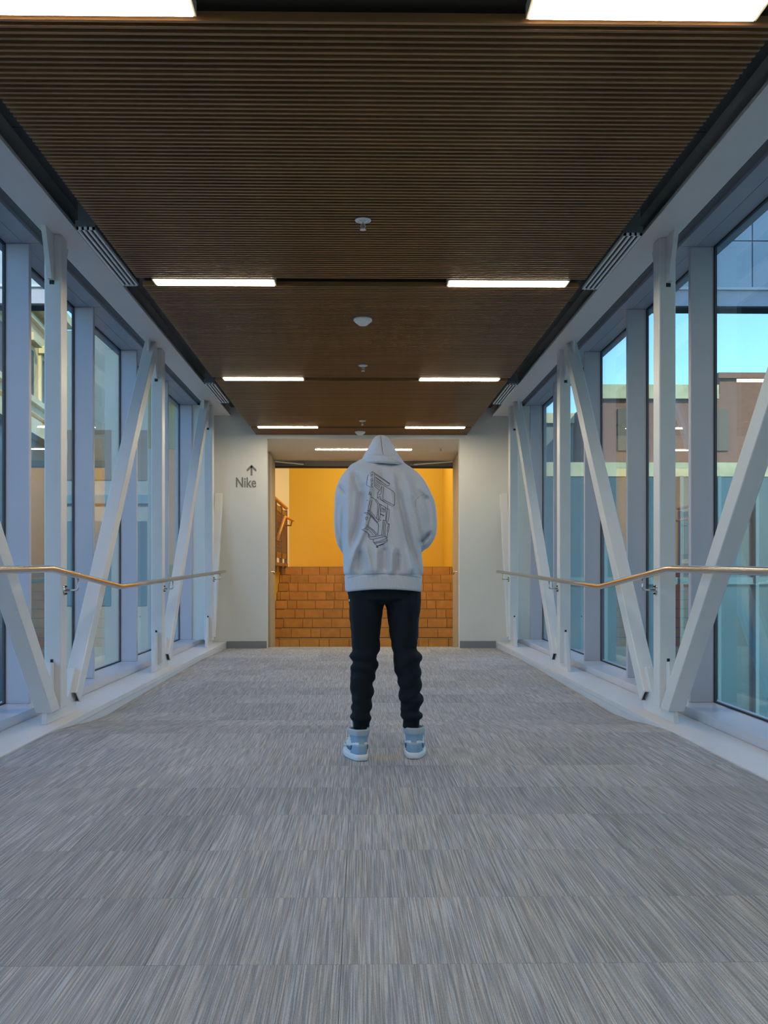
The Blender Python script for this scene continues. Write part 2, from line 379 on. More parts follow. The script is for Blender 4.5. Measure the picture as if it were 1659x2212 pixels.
for s, side in ((-1, 'left'), (1, 'right')):
    t = thing('steel_truss', 'white painted steel truss of posts and diagonals along the %s windows' % side, 'truss', (s*2.0, 6, E-.96), 'white trusses on both sides')
    def K(o): return child(o, t)
    def bx(xa, xb, *a):
        xa, xb = sorted((s*xa, s*xb)); return G().box(xa, xb, *a)
    K(bx(1.83, 2.06, -5.99, 13.30, E+2.2, E+2.225).build('top_chord', M['steel'], bevel=.003))
    K(bx(1.92, 1.945, -5.99, 13.30, E+2.225, E+2.60).build('chord_web', M['steel']))
    K(bx(1.89, 2.185, -5.99, 13.30, E-1.0, E-.96).build('bottom_chord', M['steel'], bevel=.003))
    K(bx(1.895, 1.93, -5.99, 13.30, E-1.35, E-1.0).build('bottom_chord_web', M['steel']))
    xm = s*2.01
    for k, yp in enumerate(PY):
        x0, x1 = sorted((s*1.95, s*2.06))
        p = K(G().box(x0, x1, yp, yp+.13, E-.885 if yp > 3 else E-.96, E+2.2).build('post', M['steel'], bevel=.008))
        # bottom gusset: low knife plate with a peak at the post and at each diagonal
        b = E-.9595
        if k > 0:
            poly = [(yp-.40,b),(yp-.385,b+.05),(yp-.33,b+.165),(yp-.31,b+.165),(yp-.25,b+.0745),(yp-.14,b+.0745),(yp-.06,b+.38),
                    (yp+.19,b+.38),(yp+.24,b+.12),(yp+.30,b+.12),(yp+.42,b+.30),(yp+.46,b+.30),(yp+.47,b+.14),(yp+.50,b)]
            if k > 1: poly = [(yp-.16,b),(yp-.14,b+.075),(yp-.06,b+.38),(yp+.19,b+.38),(yp+.24,b+.12),(yp+.30,b+.12),(yp+.42,b+.30),(yp+.46,b+.30),(yp+.47,b+.14),(yp+.50,b)]
            if k == 4: poly = poly[:5] + [(yp+.26, b)]
            gs = K(G().prism_x(poly, xm-.015, xm+.015).build('gusset', M['steel']))
            K(G().box(xm-.009, xm+.009, yp-.003, yp+.004, b+.376, b+.40).build('slot_end', M['black']))
            if k == 1 or True:
                # top gusset, plate tapering downwards to a tip on the post
                q = E+2.2
                K(G().prism_x([(yp-.17,q),(yp-.05,q-.30),(yp+.18,q-.30),(yp+.30,q)], xm-.015, xm+.015).build('gusset', M['steel']))
                K(G().box(xm-.015, xm+.015, yp-.003, yp+.004, q-.325, q-.295).build('slot_end', M['black']))
        if k == 1: pass
    # diagonals
    T0, T1 = E-.86, E+2.16
    K(square_tube('brace', (xm, 6.13, E-.90), (xm, 3.45, T1), .105, .125, M['steel'], None, E-.885))
    K(square_tube('brace', (xm, 6.60, T0), (xm, 9.10, T1), .105, .125, M['steel'], None))
    K(square_tube('brace', (xm, 9.73, T0), (xm, 12.23, T1), .105, .125, M['steel'], None))
    K(square_tube('brace', (xm, 12.72, T0), (s*1.99, 13.295, E+1.10), .10, .11, M['steel'], None))
    for yb in (9.10, 12.23):       # knife plates at the heads of the diagonals
        K(G().prism_x([(yb-.16,E+2.2),(yb-.13,E+1.99),(yb-.10,E+1.99),(yb+.10,E+2.2)], xm-.009, xm+.009).build('gusset', M['steel']))

# ------------------------------------------------------------------ glazed side walls
MY = [6.57+1.565*k for k in range(-8, 5)]
wn = 1; tn = 3
for s, side in ((-1, 'left'), (1, 'right')):
    def bx(xa, xb, *a):
        xa, xb = sorted((s*xa, s*xb)); return G().box(xa, xb, *a)
    # sill and upstand
    wl = struct(bx(2.19, 2.53, -6, 13.3, E-1.3, E-.90).build('wall_'+side, M['sill']))
    tr = struct(bx(2.21, 2.55, -6, 13.3, E+2.28, E+2.60).build('trim_%d' % tn, M['head'])); tn += 1
    # head soffit split in two runs with a fine joint
    y0 = -6
    for yj in MY[1:] + [13.3]:
        o = bx(2.212, 2.33, y0+.003, yj-.003, E+2.272, E+2.28).build('head_panel', M['head']); o.parent = tr
        o = bx(2.333, 2.45, y0+.003, yj-.003, E+2.272, E+2.28).build('head_panel', M['head']); o.parent = tr
        y0 = yj
    struct(bx(1.945, 2.21, -6, 13.3, E+2.30, E+2.32).build('trim_%d' % tn, M['duct'])); tn += 1
    for ya, yb in zip(MY, MY[1:] + [13.29]):
        if yb < 1: 
            pass
        gk = G()
        for c in ((ya+.05, ya+.058, E-.90, E+2.272), (yb-.010, yb, E-.90, E+2.272)):
            xa, xb = sorted((s*2.450, s*2.4705)); gk.box(xa, xb, *c)
        xa, xb = sorted((s*2.450, s*2.4705)); gk.box(xa, xb, ya+.05, yb, E-.90, E-.890); gk.box(xa, xb, ya+.05, yb, E+2.262, E+2.272)
        wd = struct(gk.build('window_%d' % wn, M['black'])); wn += 1
        bx(2.452, 2.468, ya+.058, yb-.010, E-.890, E+2.262).build('pane', M['glass'], wd)
        bx(2.29, 2.47, ya, ya+.05, E-.90, E+2.272).build('mullion', M['mullion'], wd, bevel=.004)

# ------------------------------------------------------------------ end wall with the opening, vestibule
g = G()
zt = E+2.75
g.prism_y([(-2.6, E-1.2), (-1.325, E-1.2), (-1.325, E+1.883), (1.377, E+1.883), (1.377, E-1.2), (2.6, E-1.2), (2.6, zt), (-2.6, zt)], YW, YW+.16)
struct(g.build('wall_back', M['wall']))
for s, side in ((-1, 'left'), (1, 'right')):
    a, b = sorted((s*2.09, s*2.29))
    struct(G().box(a, b, 12.86, YW, E-.90, E+2.27).build('wall_return_'+side, M['wall']))
struct(G().box(-1.885, -1.327, YW-.012, YW-.001, fz(YW)-.004, fz(YW)+.10).build('baseboard_left', M['base'], bevel=.003))
struct(G().box(1.379, 1.885, YW-.012, YW-.001, fz(YW)-.004, fz(YW)+.10).build('baseboard_right', M['base'], bevel=.003))
struct(G().box(-6, 6, -6.25, -6.0, -1, zt).build('wall_front', M['wall']))
# vestibule shell
struct(G().box(-1.72, 1.80, YW+.16, 16.06, E+1.883, E+2.1).build('ceiling_vestibule', M['wall']))
struct(G().box(-1.72, -1.60, YW+.16, 16.0, -.6, E+1.883).build('wall_vestibule_left', M['wall']))
struct(G().box(1.68, 1.80, YW+.16, 16.0, -.6, E+1.883).build('wall_vestibule_right', M['wall']))
struct(G().box(-1.6, 1.68, 15.95, 16.05, E+1.79, E+1.883).build('trim_7', M['doorframe']))
struct(G().box(-1.6, 1.68, 15.93, 16.07, E+1.772, E+1.79).build('trim_8', M['black']))
# door leaves folded back along the sides
def leaf(name, pts, m, s):
    (x0, y0), (x1, y1) = pts; z0, z1 = fz(15.5)+.05, E+1.84
    nx = .045*s
    g = G().quadbox([(x0,y0,z0),(x0+nx,y0,z0),(x1+nx,y1,z0),(x1,y1,z0),(x0,y0,z1),(x0+nx,y0,z1),(x1+nx,y1,z1),(x1,y1,z1)])
    d = struct(g.build(name, m))
    yh = y0+.12; xh = x0+(x1-x0)*.08
    h = G().tube([(xh, yh, E+.02), (xh-s*.045, yh, E+.02), (xh-s*.045, yh+.13, E-.02)], .009, 8); h.build('door_handle', M['stainless'], d)
leaf('door_1', [(-1.405, 14.62), (-1.445, 15.9)], M['doorl'], -1)
leaf('door_2', [(1.485, 14.62), (1.53, 15.9)], M['doorr'], 1)
# door closer arms
for s, x0, x1, side in ((-1, -1.44, -.93, 'left'), (1, 1.52, .82, 'right')):
    t = thing('door_closer', 'thin metal door closer arm under the doorway header, %s side' % side, 'door closer', (x0, 15.8, E+1.84), 'door closer arms')
    child(G().tube([(x0, 15.75, E+1.85), (x1, 15.9, E+1.815)], .011, 6).build('arm', M['register']), t)
    child(G().box(min(x1, x1-s*.12*-1), max(x1, x1-s*.12*-1), 15.88, 15.94, E+1.80, E+1.83).build('arm_shoe', M['doorframe']), t)
light_strip(-.70, .76, 14.42, E+1.879, 'long single light strip in the low ceiling beyond the opening, behind the hood', 'light strip of the vestibule')
sprinkler(1.19, 14.25, E+1.883, 'tiny sprinkler in the low white ceiling right of the vestibule light')

# sign on the end wall
sg = thing('wall_sign', 'grey upward arrow over a word in grey lettering on the left end wall', 'sign', (-1.6, YW-.004, E+1.2))
fc = bpy.data.curves.new('lettering', 'FONT'); fc.body = 'Nike'; fc.size = .185; fc.extrude = .0015; fc.offset = .003
to = bpy.data.objects.new('lettering', fc); C.objects.link(to)
me = evaluated(to); bpy.data.objects.remove(to)
xs_ = [v.co.x for v in me.vertices]; ys_ = [v.co.y for v in me.vertices]
wx, hy = max(xs_)-min(xs_), max(ys_)-min(ys_)
for v in me.vertices:
    v.co = Vector(((v.co.x-min(xs_))/wx*.282, v.co.z*-1, (v.co.y-min(ys_))/hy*.142))
me.materials.clear(); me.materials.append(M['signgrey'])
lo = bpy.data.objects.new('lettering', me); C.objects.link(lo); lo.location = (-1.757+1.6, .0012, -.002); lo.parent = sg
ar = G(); cx = -1.54+1.6
ar.box(cx-.013, cx+.013, 0, .003, .165, .30)
for q in (-1, 1):
    ar.prism_y([(cx, .318), (cx, .278), (cx+q*.052, .226), (cx+q*.068, .226), (cx+q*.068, .252)], 0, .003)
ar.build('arrow', M['signgrey'], sg)

# ------------------------------------------------------------------ stair hall
struct(G().box(-1.6, 1.95, 21.0, 21.2, -.6, E+3.6).build('wall_hall_back', M['hallwall']))
struct(G().box(1.80, 1.95, 16.06, 21.0, -.6, E+3.6).build('wall_hall_right', M['hallwall']))
struct(G().box(-3.4, -1.6, 24.0, 24.2, -.6, E+3.6).build('wall_hall_recess', M['hallcream']))
struct(G().box(-3.6, -3.4, 16.06, 24.2, -.6, E+3.6).build('wall_hall_left', M['hallcream']))
struct(G().box(-3.6, 2.0, 15.95, 24.2, E+3.4, E+3.6).build('ceiling_hall', M['wall']))
struct(G().box(-3.6, 2.0, 16.055, 16.15, E+2.1, E+3.4).build('wall_hall_front', M['hallwall']))
struct(G().box(-3.4, -1.6, 16.2, 24.0, -.6, E+.14).build('floor_hall_left', M['hallwall']))
struct(G().box(-1.6, 1.8, 19.1, 21.0, -.6, E+.120).build('floor_landing', M['tile']))
st = empty_struct('staircase', (0, 16.4, E-1.293)); st['label'] = 'flight of nine orange tiled steps beyond the doorway'
z0 = E-1.293; R = .1575; T = .3
tile_meshes = {}
for k in range(9):
    yk = 16.4+T*k; zb = z0+R*k
    sp = G().box(-1.59, 1.79, yk+.012, 19.09, zb, zb+R-.002).build('step', M['grout'])
    child(sp, st); 
    nb = G().box(-1.4, 1.79, yk-.004, yk+.03, zb+R-.002, zb+R+.004).build('nosing', M['brass']); nb.parent = sp
    x = -1.59 - .11*(k % 8) - .05*k % .3
    pat = [.17, .345, .345]; i = k % 1
    while x < 1.79:
        wd_ = pat[i % 3]; i += 1
        a, b = max(x+.004, -1.59), min(x+wd_-.004, 1.79)
        if b-a > .03:
            pr = random.uniform(0, .003)
            ti = G().box(a, b, yk-pr, yk+.014, zb+.004, zb+R-.006).build('tile', M['tile']); ti.parent = sp
        x += wd_
# balustrade at the left of the stairs
t = thing('balustrade', 'bronze and oak balustrade seen through the doorway at left of the stairs', 'railing', (-1.52, 18, E+.14))
for yy in (16.7, 17.9, 19.08): child(G().box(-1.55, -1.49, yy-.03, yy+.03, E+.02, E+1.26).build('post', M['railbrown']), t)
child(G().tube([(-1.52, 16.5, E+1.31), (-1.52, 19.2, E+1.31)], .035, 10).build('top_rail', M['railwood']), t)
child(G().box(-1.535, -1.505, 16.6, 19.1, E+1.12, E+1.22).build('rail_board', M['railbrown']), t)
child(G().box(-1.535, -1.505, 16.6, 19.1, E+.28, E+.38).build('rail_board', M['railbrown']), t)
child(G().box(-1.56, -1.48, 16.4, 19.1, E+.13, E+.19).build('kerb', M['railbrown']), t)
for yy in [16.8+.105*i for i in range(22)]:
    if abs(yy-17.9) > .06: child(G().tube([(-1.52, yy, E+.38), (-1.52, yy, E+1.12)], .011, 6).build('baluster', M['railbrown']), t)
for i in range(6):
    zz = E+.48+i*.115; child(G().box(-1.53, -1.51, 16.6, 17.9, zz, zz+.016).build('crossbar', M['railbrown']), t)
t = thing('stair_handrail', 'short oak handrail bent at its top, beside the balustrade in the stair hall', 'handrail', (-1.42, 17.5, E+1.0))
child(G().tube([(-1.42, 16.0, E+.55), (-1.42, 17.6, E+1.04), (-1.38, 18.2, E+1.04), (-1.35, 18.8, E+1.04)], .026, 10).build('rail', M['railwood'], smooth=True), t)
child(G().tube([(-1.49, 18.55, E+.93), (-1.38, 18.55, E+.93), (-1.36, 18.55, E+1.02)], .013, 8).build('bracket', M['railbrown']), t)

# ------------------------------------------------------------------ handrails
def arc_pts(pts, r=.06, n=4):
    out = [Vector(pts[0])]
    for a, b, c in zip(pts, pts[1:], pts[2:]):
        a, b, c = Vector(a), Vector(b), Vector(c); u = (a-b).normalized()*r; v = (c-b).normalized()*r
        for i in range(n+1):
            t = i/n; out.append((b+u)*(1-t)**2 + b*2*t*(1-t) + (b+v)*t*t)
    out.append(Vector(pts[-1])); return out
for s, side in ((-1, 'left'), (1, 'right')):
    zz = [(-5.8, 0), (3.6, .0), (5.72, .026), (7.36, -.105), (12.95, .022)]
    t = thing('handrail', 'polished tubular metal handrail along the %s truss, dipping with the floor' % side, 'handrail', (s*1.86, 6, E-.2), 'handrails on both sides')
    pts = arc_pts([(s*1.86, y, E+z) for y, z in zz])
    child(G().tube(pts, .0215, 16).build('rail', M['stainless'], smooth=True), t)
    def railz(y): return E+lerp_table(zz, y)
    for yb in (3.13, 6.26, 9.39, 12.52):
        zr = railz(yb); zl = zr-.095
        bk = child(G().lathe([(0,-.002),(.034,-.002),(.036,.003),(.030,.007),(0,.008)] if s < 0 else [(0,.002),(.034,.002),(.036,-.003),(.030,-.007),(0,-.008)], (s*1.95, yb, zl), 20, 'x').build('bracket', M['stainless'], smooth=True), t)
        rd = G().tube(arc_pts([(s*1.945, yb, zl), (s*1.862, yb, zl), (s*1.862, yb, zr-.018)], .018, 4), .0065, 8).build('bracket_arm', M['stainless'], smooth=True)
        rd.parent = bk; rd.matrix_parent_inverse = Matrix.Translation(-Vector(t.location)) @ Matrix.Identity(4)
        rd.matrix_parent_inverse = Matrix.Identity(4)
        for q in (-1, 1):
            b2 = G().lathe([(0,-s*.012),(.005,-s*.012),(.005,0),(0,0)], (s*1.945, yb, zl+q*.024), 8, 'x').build('bolt', M['slot']); b2.parent = bk

# ------------------------------------------------------------------ air registers
def register(s, ya, yb, label):
    x0, x1 = (1.592, 1.70); z = E+2.05
    t = thing('air_register', label, 'air vent', (s*1.645, (ya+yb)/2, z), 'slotted air registers')
    def bx(xa, xb, *a):
        xa, xb = sorted((s*xa, s*xb)); return G().box(xa, xb, *a)
    child(bx(x0+.006, x1-.006, ya+.01, yb-.01, z+.02, E+2.319).build('plenum', M['duct']), t)
    child(bx(x0-.004, x1+.004, ya-.004, yb+.004, z+.014, z+.05).build('frame', M['duct']), t)
    child(bx(x0+.002, x1-.002, ya+.004, yb-.004, z+.008, z+.014).build('back', M['slot']), t)
    wb = (x1-x0)
    n = 4; slot = .018; bar = (wb-3*slot)/4
    for i in range(4):
        xa = x0+i*(bar+slot); child(bx(xa, xa+bar, ya, yb, z-.002, z+.014).build('bar', M['register']), t)
    for yy in (ya, yb-.012): child(bx(x0, x1, yy, yy+.012, z-.002, z+.0135).build('end_bar', M['register']), t)
register(-1, 5.68, 6.80, 'large slotted air register above the left truss, nearest post')
register(1, 5.73, 6.84, 'large slotted air register above the right truss, nearest post')
register(-1, 10.3, 11.45, 'small far slotted air register above the left truss, near the end wall')
register(1, 10.3, 11.5, 'small far slotted air register above the right truss, near the end wall')

# ------------------------------------------------------------------ outside
struct(G().box(-120, 120, -80, 200, -6.4, -6).build('ground', M['asphalt']))
# sunlit stone building on the left, facade turned slightly outwards
def P2(d, off=0):   # point on its facade
    return -(6.38+.096*d)-off
t = thing('stone_building', 'sunlit cream stone building with hooded windows beyond the left windows', 'building', (-9, 30, -6))
def fbox(d0, d1, out0, out1, za, zb):
    return G().quadbox([(P2(d0)+out0, d0, za), (P2(d0)+out1, d0, za), (P2(d1)+out1, d1, za), (P2(d1)+out0, d1, za),
                        (P2(d0)+out0, d0, zb), (P2(d0)+out1, d0, zb), (P2(d1)+out1, d1, zb), (P2(d1)+out0, d1, zb)])
child(fbox(17, 28.5, -8, 0, E+3.8, E+7.5).build('wall', M['stone']), t)
child(fbox(17, 28.5, -8, .02, -6, E+3.8).build('ground_floor', M['tealwall']), t)
for za, zb, o in ((E+7.3, E+7.55, .5), (E+7.05, E+7.3, .3), (E+6.75, E+6.85, .12), (E+4.45, E+4.6, .25), (E+4.25, E+4.45, .12), (E+3.6, E+4.0, .3)):
    child(fbox(17, 28.6, 0, o, za, zb).build('cornice', M['stonelt']), t)
d = 17.3
while d < 27.9:
    wf = child(fbox(d, d+.75, 0, .07, E+4.6, E+6.05).build('window_surround', M['stonelt']), t)
    pn = fbox(d+.12, d+.63, .05, .09, E+4.7, E+5.9).build('pane', M['winglass']); pn.parent = wf
    hd = fbox(d-.08, d+.83, .02, .26, E+6.05, E+6.25).build('hood_mould', M['stonelt']); hd.parent = wf
    d += 1.5
# grey block behind it
t = thing('grey_building', 'plain grey building seen far behind the left windows', 'building', (-12, 36, -6))
child(G().box(-14.6, -3.0, 44, 54, -6, E+11.2).build('wall', M['greywall']), t)
child(G().box(-12.3, -3.0, 44, 54, E+11.2, E+14).build('upper_wall', M['greywall']), t)
child(G().box(-14.6, -3.0, 43.8, 44, E+3.2, E+3.6).build('ledge', M['tealfin']), t)
for i in range(7): child(G().box(-14.2+1.65*i, -13.2+1.65*i, 43.93, 44.01, E+4.3, E+6.6).build('window', M['winglass']), t)
for i in range(7): child(G().box(-14.2+1.65*i, -13.2+1.65*i, 43.93, 44.01, E-1.5, E+2.4).build('window', M['tealwall']), t)
# brick building on the right
t = thing('brick_building', 'red brown brick building with a stepped parapet beyond the right windows', 'building', (15, 34, -6))
child(G().box(8.6, 30, 34, 44, E+3.9, E+6.45).build('wall', M['brick']), t)
child(G().box(12.9, 30, 34, 44, E+6.45, E+7.05).build('parapet', M['brick']), t)
child(G().box(8.4, 12.8, 33.8, 34, E+6.25, E+6.75).build('cornice', M['brickband']), t)
child(G().box(12.8, 30, 33.85, 34, E+7.0, E+7.2).build('cornice', M['brick']), t)
child(G().box(5.5, 30, 33.7, 34, E+3.45, E+3.95).build('cornice', M['brickband']), t)
for i in range(6): child(G().box(9.2+2.9*i, 10.3+2.9*i, 33.93, 34.01, E+4.4, E+5.9).build('window', M['winglass']), t)
t = thing('teal_building', 'teal glazed street front with upright fins below the brick building', 'building', (15, 33.8, -6))
child(G().box(2.9, 30, 33.75, 43.9, -6, E+3.45).build('wall', M['tealwall']), t)
for i in range(20): child(G().box(3.2+1.35*i, 3.32+1.35*i, 33.5, 33.75, -6, E+3.45).build('fin', M['tealfin']), t)
child(G().box(2.9, 30, 33.6, 33.75, E-.4, E-.15).build('ledge', M['tealfin']), t)
t = thing('side_building', 'pale grey low building between the end wall and the brick building', 'building', (6, 38, -6))
child(G().box(2.9, 8.5, 38, 44, E+3.5, E+6.2).build('wall', M['greywall']), t)
child(G().box(2.9, 8.5, 37.8, 38, E+6.0, E+6.4).build('cornice', M['stonelt']), t)
# panel-clad block over the end of the bridge
for s, side in ((-1, 'left'), (1, 'right')):
    t = thing('clad_building', 'upper storey clad in grey metal panels seen through the upper %s windows' % side, 'building', (s*7, 14, E+3.95), 'panel clad upper storey')
    def bx(xa, xb, *a):
        xa, xb = sorted((s*xa, s*xb)); return G().box(xa, xb, *a)
    child(bx(2.9, 7.25, 14.05, 14.3, E+4.22, E+8.4).build('core', M['duct']), t)
    child(bx(2.9, 7.25, 14.02, 14.3, E+3.96, E+4.2).build('soffit_band', M['mullion']), t)
    child(bx(2.9, 7.25, 13.98, 14.02, E+4.2, E+4.24).build('soffit_lip', M['steel']), t)
    child(bx(2.9, 7.25, 14.0, 14.3, E+3.93, E+3.96).build('soffit_edge', M['black']), t)
    for i in range(3):
        for j in range(6):
            child(bx(2.9+1.45*i+.01, 2.9+1.45*(i+1)-.01, 14.0, 14.05, E+4.24+.69*j+.008, E+4.24+.69*(j+1)-.008).build('panel', M['panel']), t)
# destination building body and an unseen block added behind the viewer to keep the low sun off the bridge
struct(G().box(-3.9, 3.0, 24.3, 34, -6, E+3.3).build('wall_outer_hall', M['greywall']))
t = thing('sun_blocker', 'unseen block added right of and behind the viewer to keep the sun off the bridge', 'building', (15, -10, -6))
child(G().box(9, 22, -60, 5.5, -6, 20).build('wall', M['stonelt']), t)

# ------------------------------------------------------------------ the person
Y0 = 4.97; S = F/Y0
def px(x, y, fwd=0.0):         # a photo pixel at the person's distance -> world point
    return Vector(((x-781)/S, Y0+fwd, E+(1238-y)/S))
person = thing('person', 'person seen from behind in a grey hoodie, black joggers and blue high-top sneakers', 'person', (.13, Y0, 0))
def PC(o, parent=None):
    if parent is None: return child(o, person)
    o.parent = parent; return o

def remeshed(g, voxel, smooth_iter, name):
    me = g.mesh(name, M['heather']); o = bpy.data.objects.new(name, me); C.objects.link(o)
    r = o.modifiers.new('r', 'REMESH'); r.mode = 'VOXEL'; r.voxel_size = voxel
    if smooth_iter:
        sm = o.modifiers.new('s', 'SMOOTH'); sm.iterations = smooth_iter; sm.factor = .5
    me2 = evaluated(o); bpy.data.objects.remove(o); return me2

def ell_ring(cx, cy, z, hw, hd, n=40, p=2.3, tilt=0):
    r = []
    for i in range(n):
        t = 2*math.pi*i/n; c, s_ = math.cos(t), math.sin(t)
        x = math.copysign(abs(c)**(2/p), c)*hw; y = math.copysign(abs(s_)**(2/p), s_)*hd
        r.append((cx+x, cy+y, z+tilt*y))
    return r

# --- hoodie body: torso loft and two sleeves, merged and draped
tor = [ # y px, left px, right px, half depth, forward offset
    (985, 792, 862, .055, .05), (992, 775, 868, .07, .045), (1000, 757, 878, .085, .04), (1012, 748, 890, .105, .03), (1030, 744, 896, .12, .022),
    (1060, 741, 899, .135, .012), (1100, 740, 902, .145, .004), (1150, 739, 906, .15, 0), (1200, 740, 911, .152, 0), (1232, 742, 914, .15, 0),
    (1241, 743, 913, .145, 0), (1245, 744, 911, .140, 0), (1262, 745, 911, .140, 0), (1279, 746, 911, .140, 0)]
g = G(); rr = []
def tor_at(y):
    for a, b in zip(tor, tor[1:]):
        if a[0] <= y <= b[0]:
            k = (y-a[0])/(b[0]-a[0]); return [a[i]+(b[i]-a[i])*k for i in range(5)]
    return list(tor[-1])
yy = 985
while yy <= 1279:
    _, l, r_, hd, fw = tor_at(yy)
    c = px((l+r_)/2, yy, fw+.01); rr.append(ell_ring(c.x, c.y, c.z, (r_-l)/2/S, hd, 48)); yy += 4 if yy < 1238 else 2
g.rings(rr)
def smooth_path(pts, n=6):
    out = []
    for i in range(len(pts)-1):
        p0 = pts[max(i-1,0)]; p1 = pts[i]; p2 = pts[i+1]; p3 = pts[min(i+2, len(pts)-1)]
        for q in range(n):
            t = q/n
            out.append(tuple(.5*((2*b)+(-a+c)*t+(2*a-5*b+4*c-d)*t*t+(-a+3*b-3*c+d)*t**3) for a,b,c,d in zip(p0,p1,p2,p3)))
    out.append(pts[-1]); return out
def sleeve(pts):
    sp = smooth_path(pts); g.tube([px(a, b, c) for a, b, c, _ in sp], [q[3] for q in sp], 24)
sleeve([(785,1016,.03,.050),(770,1030,.02,.066),(757,1060,.012,.073),(752,1100,.008,.069),(750,1140,.02,.068),(755,1172,.07,.064),(770,1196,.15,.058),(788,1208,.23,.052),(800,1210,.27,.044)])
sleeve([(860,1016,.03,.052),(876,1032,.02,.068),(894,1062,.012,.078),(906,1096,.008,.084),(912,1130,.008,.078),(912,1152,.03,.072),(902,1170,.09,.062),(884,1190,.17,.056),(866,1204,.25,.050),(858,1206,.28,.044)])
hm = remeshed(g, .0062, 5, 'hoodie_base')
# folds: (points in px, width m, depth m)
c5 = lambda x, y: (660+x/4.879, 900+y/4.879)
FOLD = [
    ([(600,780),(585,950),(560,1150),(500,1330)], .024, -.020), ([(690,640),(655,900),(610,1200),(490,1500),(455,1650)], .018, .013),
    ([(470,600),(440,900),(430,1300),(440,1600)], .020, .010), ([(395,1000),(385,1300),(400,1560)], .012, -.010),
    ([(945,740),(1000,1000),(1070,1280),(1120,1500)], .022, -.022), ([(925,640),(960,900),(1040,1250),(1130,1600)], .013, .010),
    ([(1060,620),(1130,900),(1175,1150),(1225,1420)], .022, .014), ([(1130,880),(1185,1100),(1235,1360)], .010, -.010),
    ([(560,1420),(580,1640)], .016, -.010), ([(640,1380),(700,1655)], .014, .008), ([(830,1380),(825,1640)], .018, -.010),
    ([(745,1400),(740,1650)], .012, .006), ([(905,1400),(900,1650)], .012, .008), ([(965,1440),(950,1640)], .015, -.011),
    ([(1060,1380),(1110,1640)], .014, .008), ([(1150,1450),(1195,1680)], .014, -.010),
    ([(520,620),(545,720),(560,800)], .016, -.008), ([(800,560),(840,800),(870,1000)], .02, -.006),
    ([(360,720),(430,830)], .010, -.008), ([(1215,1330),(1300,1235)], .010, -.016), ([(1240,1400),(1330,1320)], .012, .008),
    ([(1250,830),(1290,1000),(1310,1150)], .016, -.009), ([(345,900),(340,1100),(350,1280)], .013, -.007), ([(1180,760),(1290,850)], .012, .007)]
FW = [([px(*c5(*p)) for p in pts], wd, dp) for pts, wd, dp in FOLD]
def seg_dist(x, z, pts):
    best = 9; bt = 0
    n = len(pts)-1
    for i in range(n):
        ax, az, bx_, bz = pts[i].x, pts[i].z, pts[i+1].x, pts[i+1].z
        dx, dz = bx_-ax, bz-az; l2 = dx*dx+dz*dz
        t = max(0, min(1, ((x-ax)*dx+(z-az)*dz)/l2)); d_ = math.hypot(x-ax-t*dx, z-az-t*dz)
        if d_ < best: best = d_; bt = (i+t)/n
    return best, bt
BBX = {id(p): (min(q.x for q in p)-.07, max(q.x for q in p)+.07, min(q.z for q in p)-.07, max(q.z for q in p)+.07) for p, _, _ in FW}
zhem = px(0, 1242).z
nrm = [v.normal.copy() for v in hm.vertices]
for v, nn in zip(hm.vertices, nrm):
    x, yv, z = v.co; wgt = max(0, min(1, .25-nn.y*1.1)); dsum = 0
    if wgt > 0:
        for pts, wd, dp in FW:
            if not (BBX[id(pts)][0] < x < BBX[id(pts)][1] and BBX[id(pts)][2] < z < BBX[id(pts)][3]): continue
            dd, tt = seg_dist(x, z, pts)
            if dd < wd*2.6: dsum += 2.5*dp*math.exp(-(dd/wd)**2)*min(1, 4*min(tt+.12, 1.12-tt))
        if z < zhem+.005: dsum *= max(.15, 1-(zhem+.005-z)/.03)
    ns = pnoise(Vector((x*9, yv*9, z*3.2)))*.007 + pnoise(Vector((x*28, yv*28, z*9+5)))*.0022
    if z < zhem: ns *= .3
    dip = -.006*math.exp(-((z-zhem)/.005)**2)
    # vertical rib on the hem band
    v.co += Vector((0, -1, 0))*dsum*wgt + nn*(ns+dip)
    if z < zhem: v.co.z += .016*(1-((x-.115)/.2)**2)*min(1, (zhem-z)/.06)
for p in hm.polygons: p.use_smooth = True
hm.materials.clear(); hm.materials.append(M['heather']); hm.materials.append(M['heatherrib'])
for p in hm.polygons:
    if p.center.z < zhem-.002: p.material_index = 1
hood_body = bpy.data.objects.new('hoodie', hm); C.objects.link(hood_body); PC(hood_body)

# --- hood
hr = [ # z px y, left, right, depth, centre forward
    (935, 815, 831, .030, .115), (938, 809.5, 837, .052, .11), (943, 805, 841, .075, .105), (951, 801, 845.5, .10, .10), (961, 796, 850, .12, .095),
    (971, 791, 856, .13, .09), (980, 786.5, 862.5, .135, .085), (987, 783, 868.5, .135, .075), (992, 782, 872, .135, .066), (997, 782, 874, .13, .055), (1001, 785, 873, .12, .045), (1004, 792, 868, .10, .035)]
g = G(); rs = []
for yq, l, r_, hd, fw in hr:
    c = px((l+r_)/2, yq, fw); ring = []
    for i in range(33):
        t = math.radians(48) + math.radians(264)*i/32      # open towards the face (+Y)
        t2 = t + math.pi/2
        cs, sn = math.cos(t2), math.sin(t2)
        ring.append((c.x+math.copysign(abs(cs)**.92, cs)*(r_-l)/2/S, c.y+sn*hd, c.z - .10*max(0, sn)*hd))
    rs.append(ring)
g.rings(rs, closed=False)
b0 = len(g.v); top = px(823, 933.4, .12); g.v.append(tuple(top))
for i in range(32): g.f.append((b0, i, i+1)); g.mi.append(0)
me = g.mesh('hood', M['heather'], True); tmp = bpy.data.objects.new('hood', me); C.objects.link(tmp)
sf = tmp.modifiers.new('s', 'SUBSURF'); sf.levels = 2
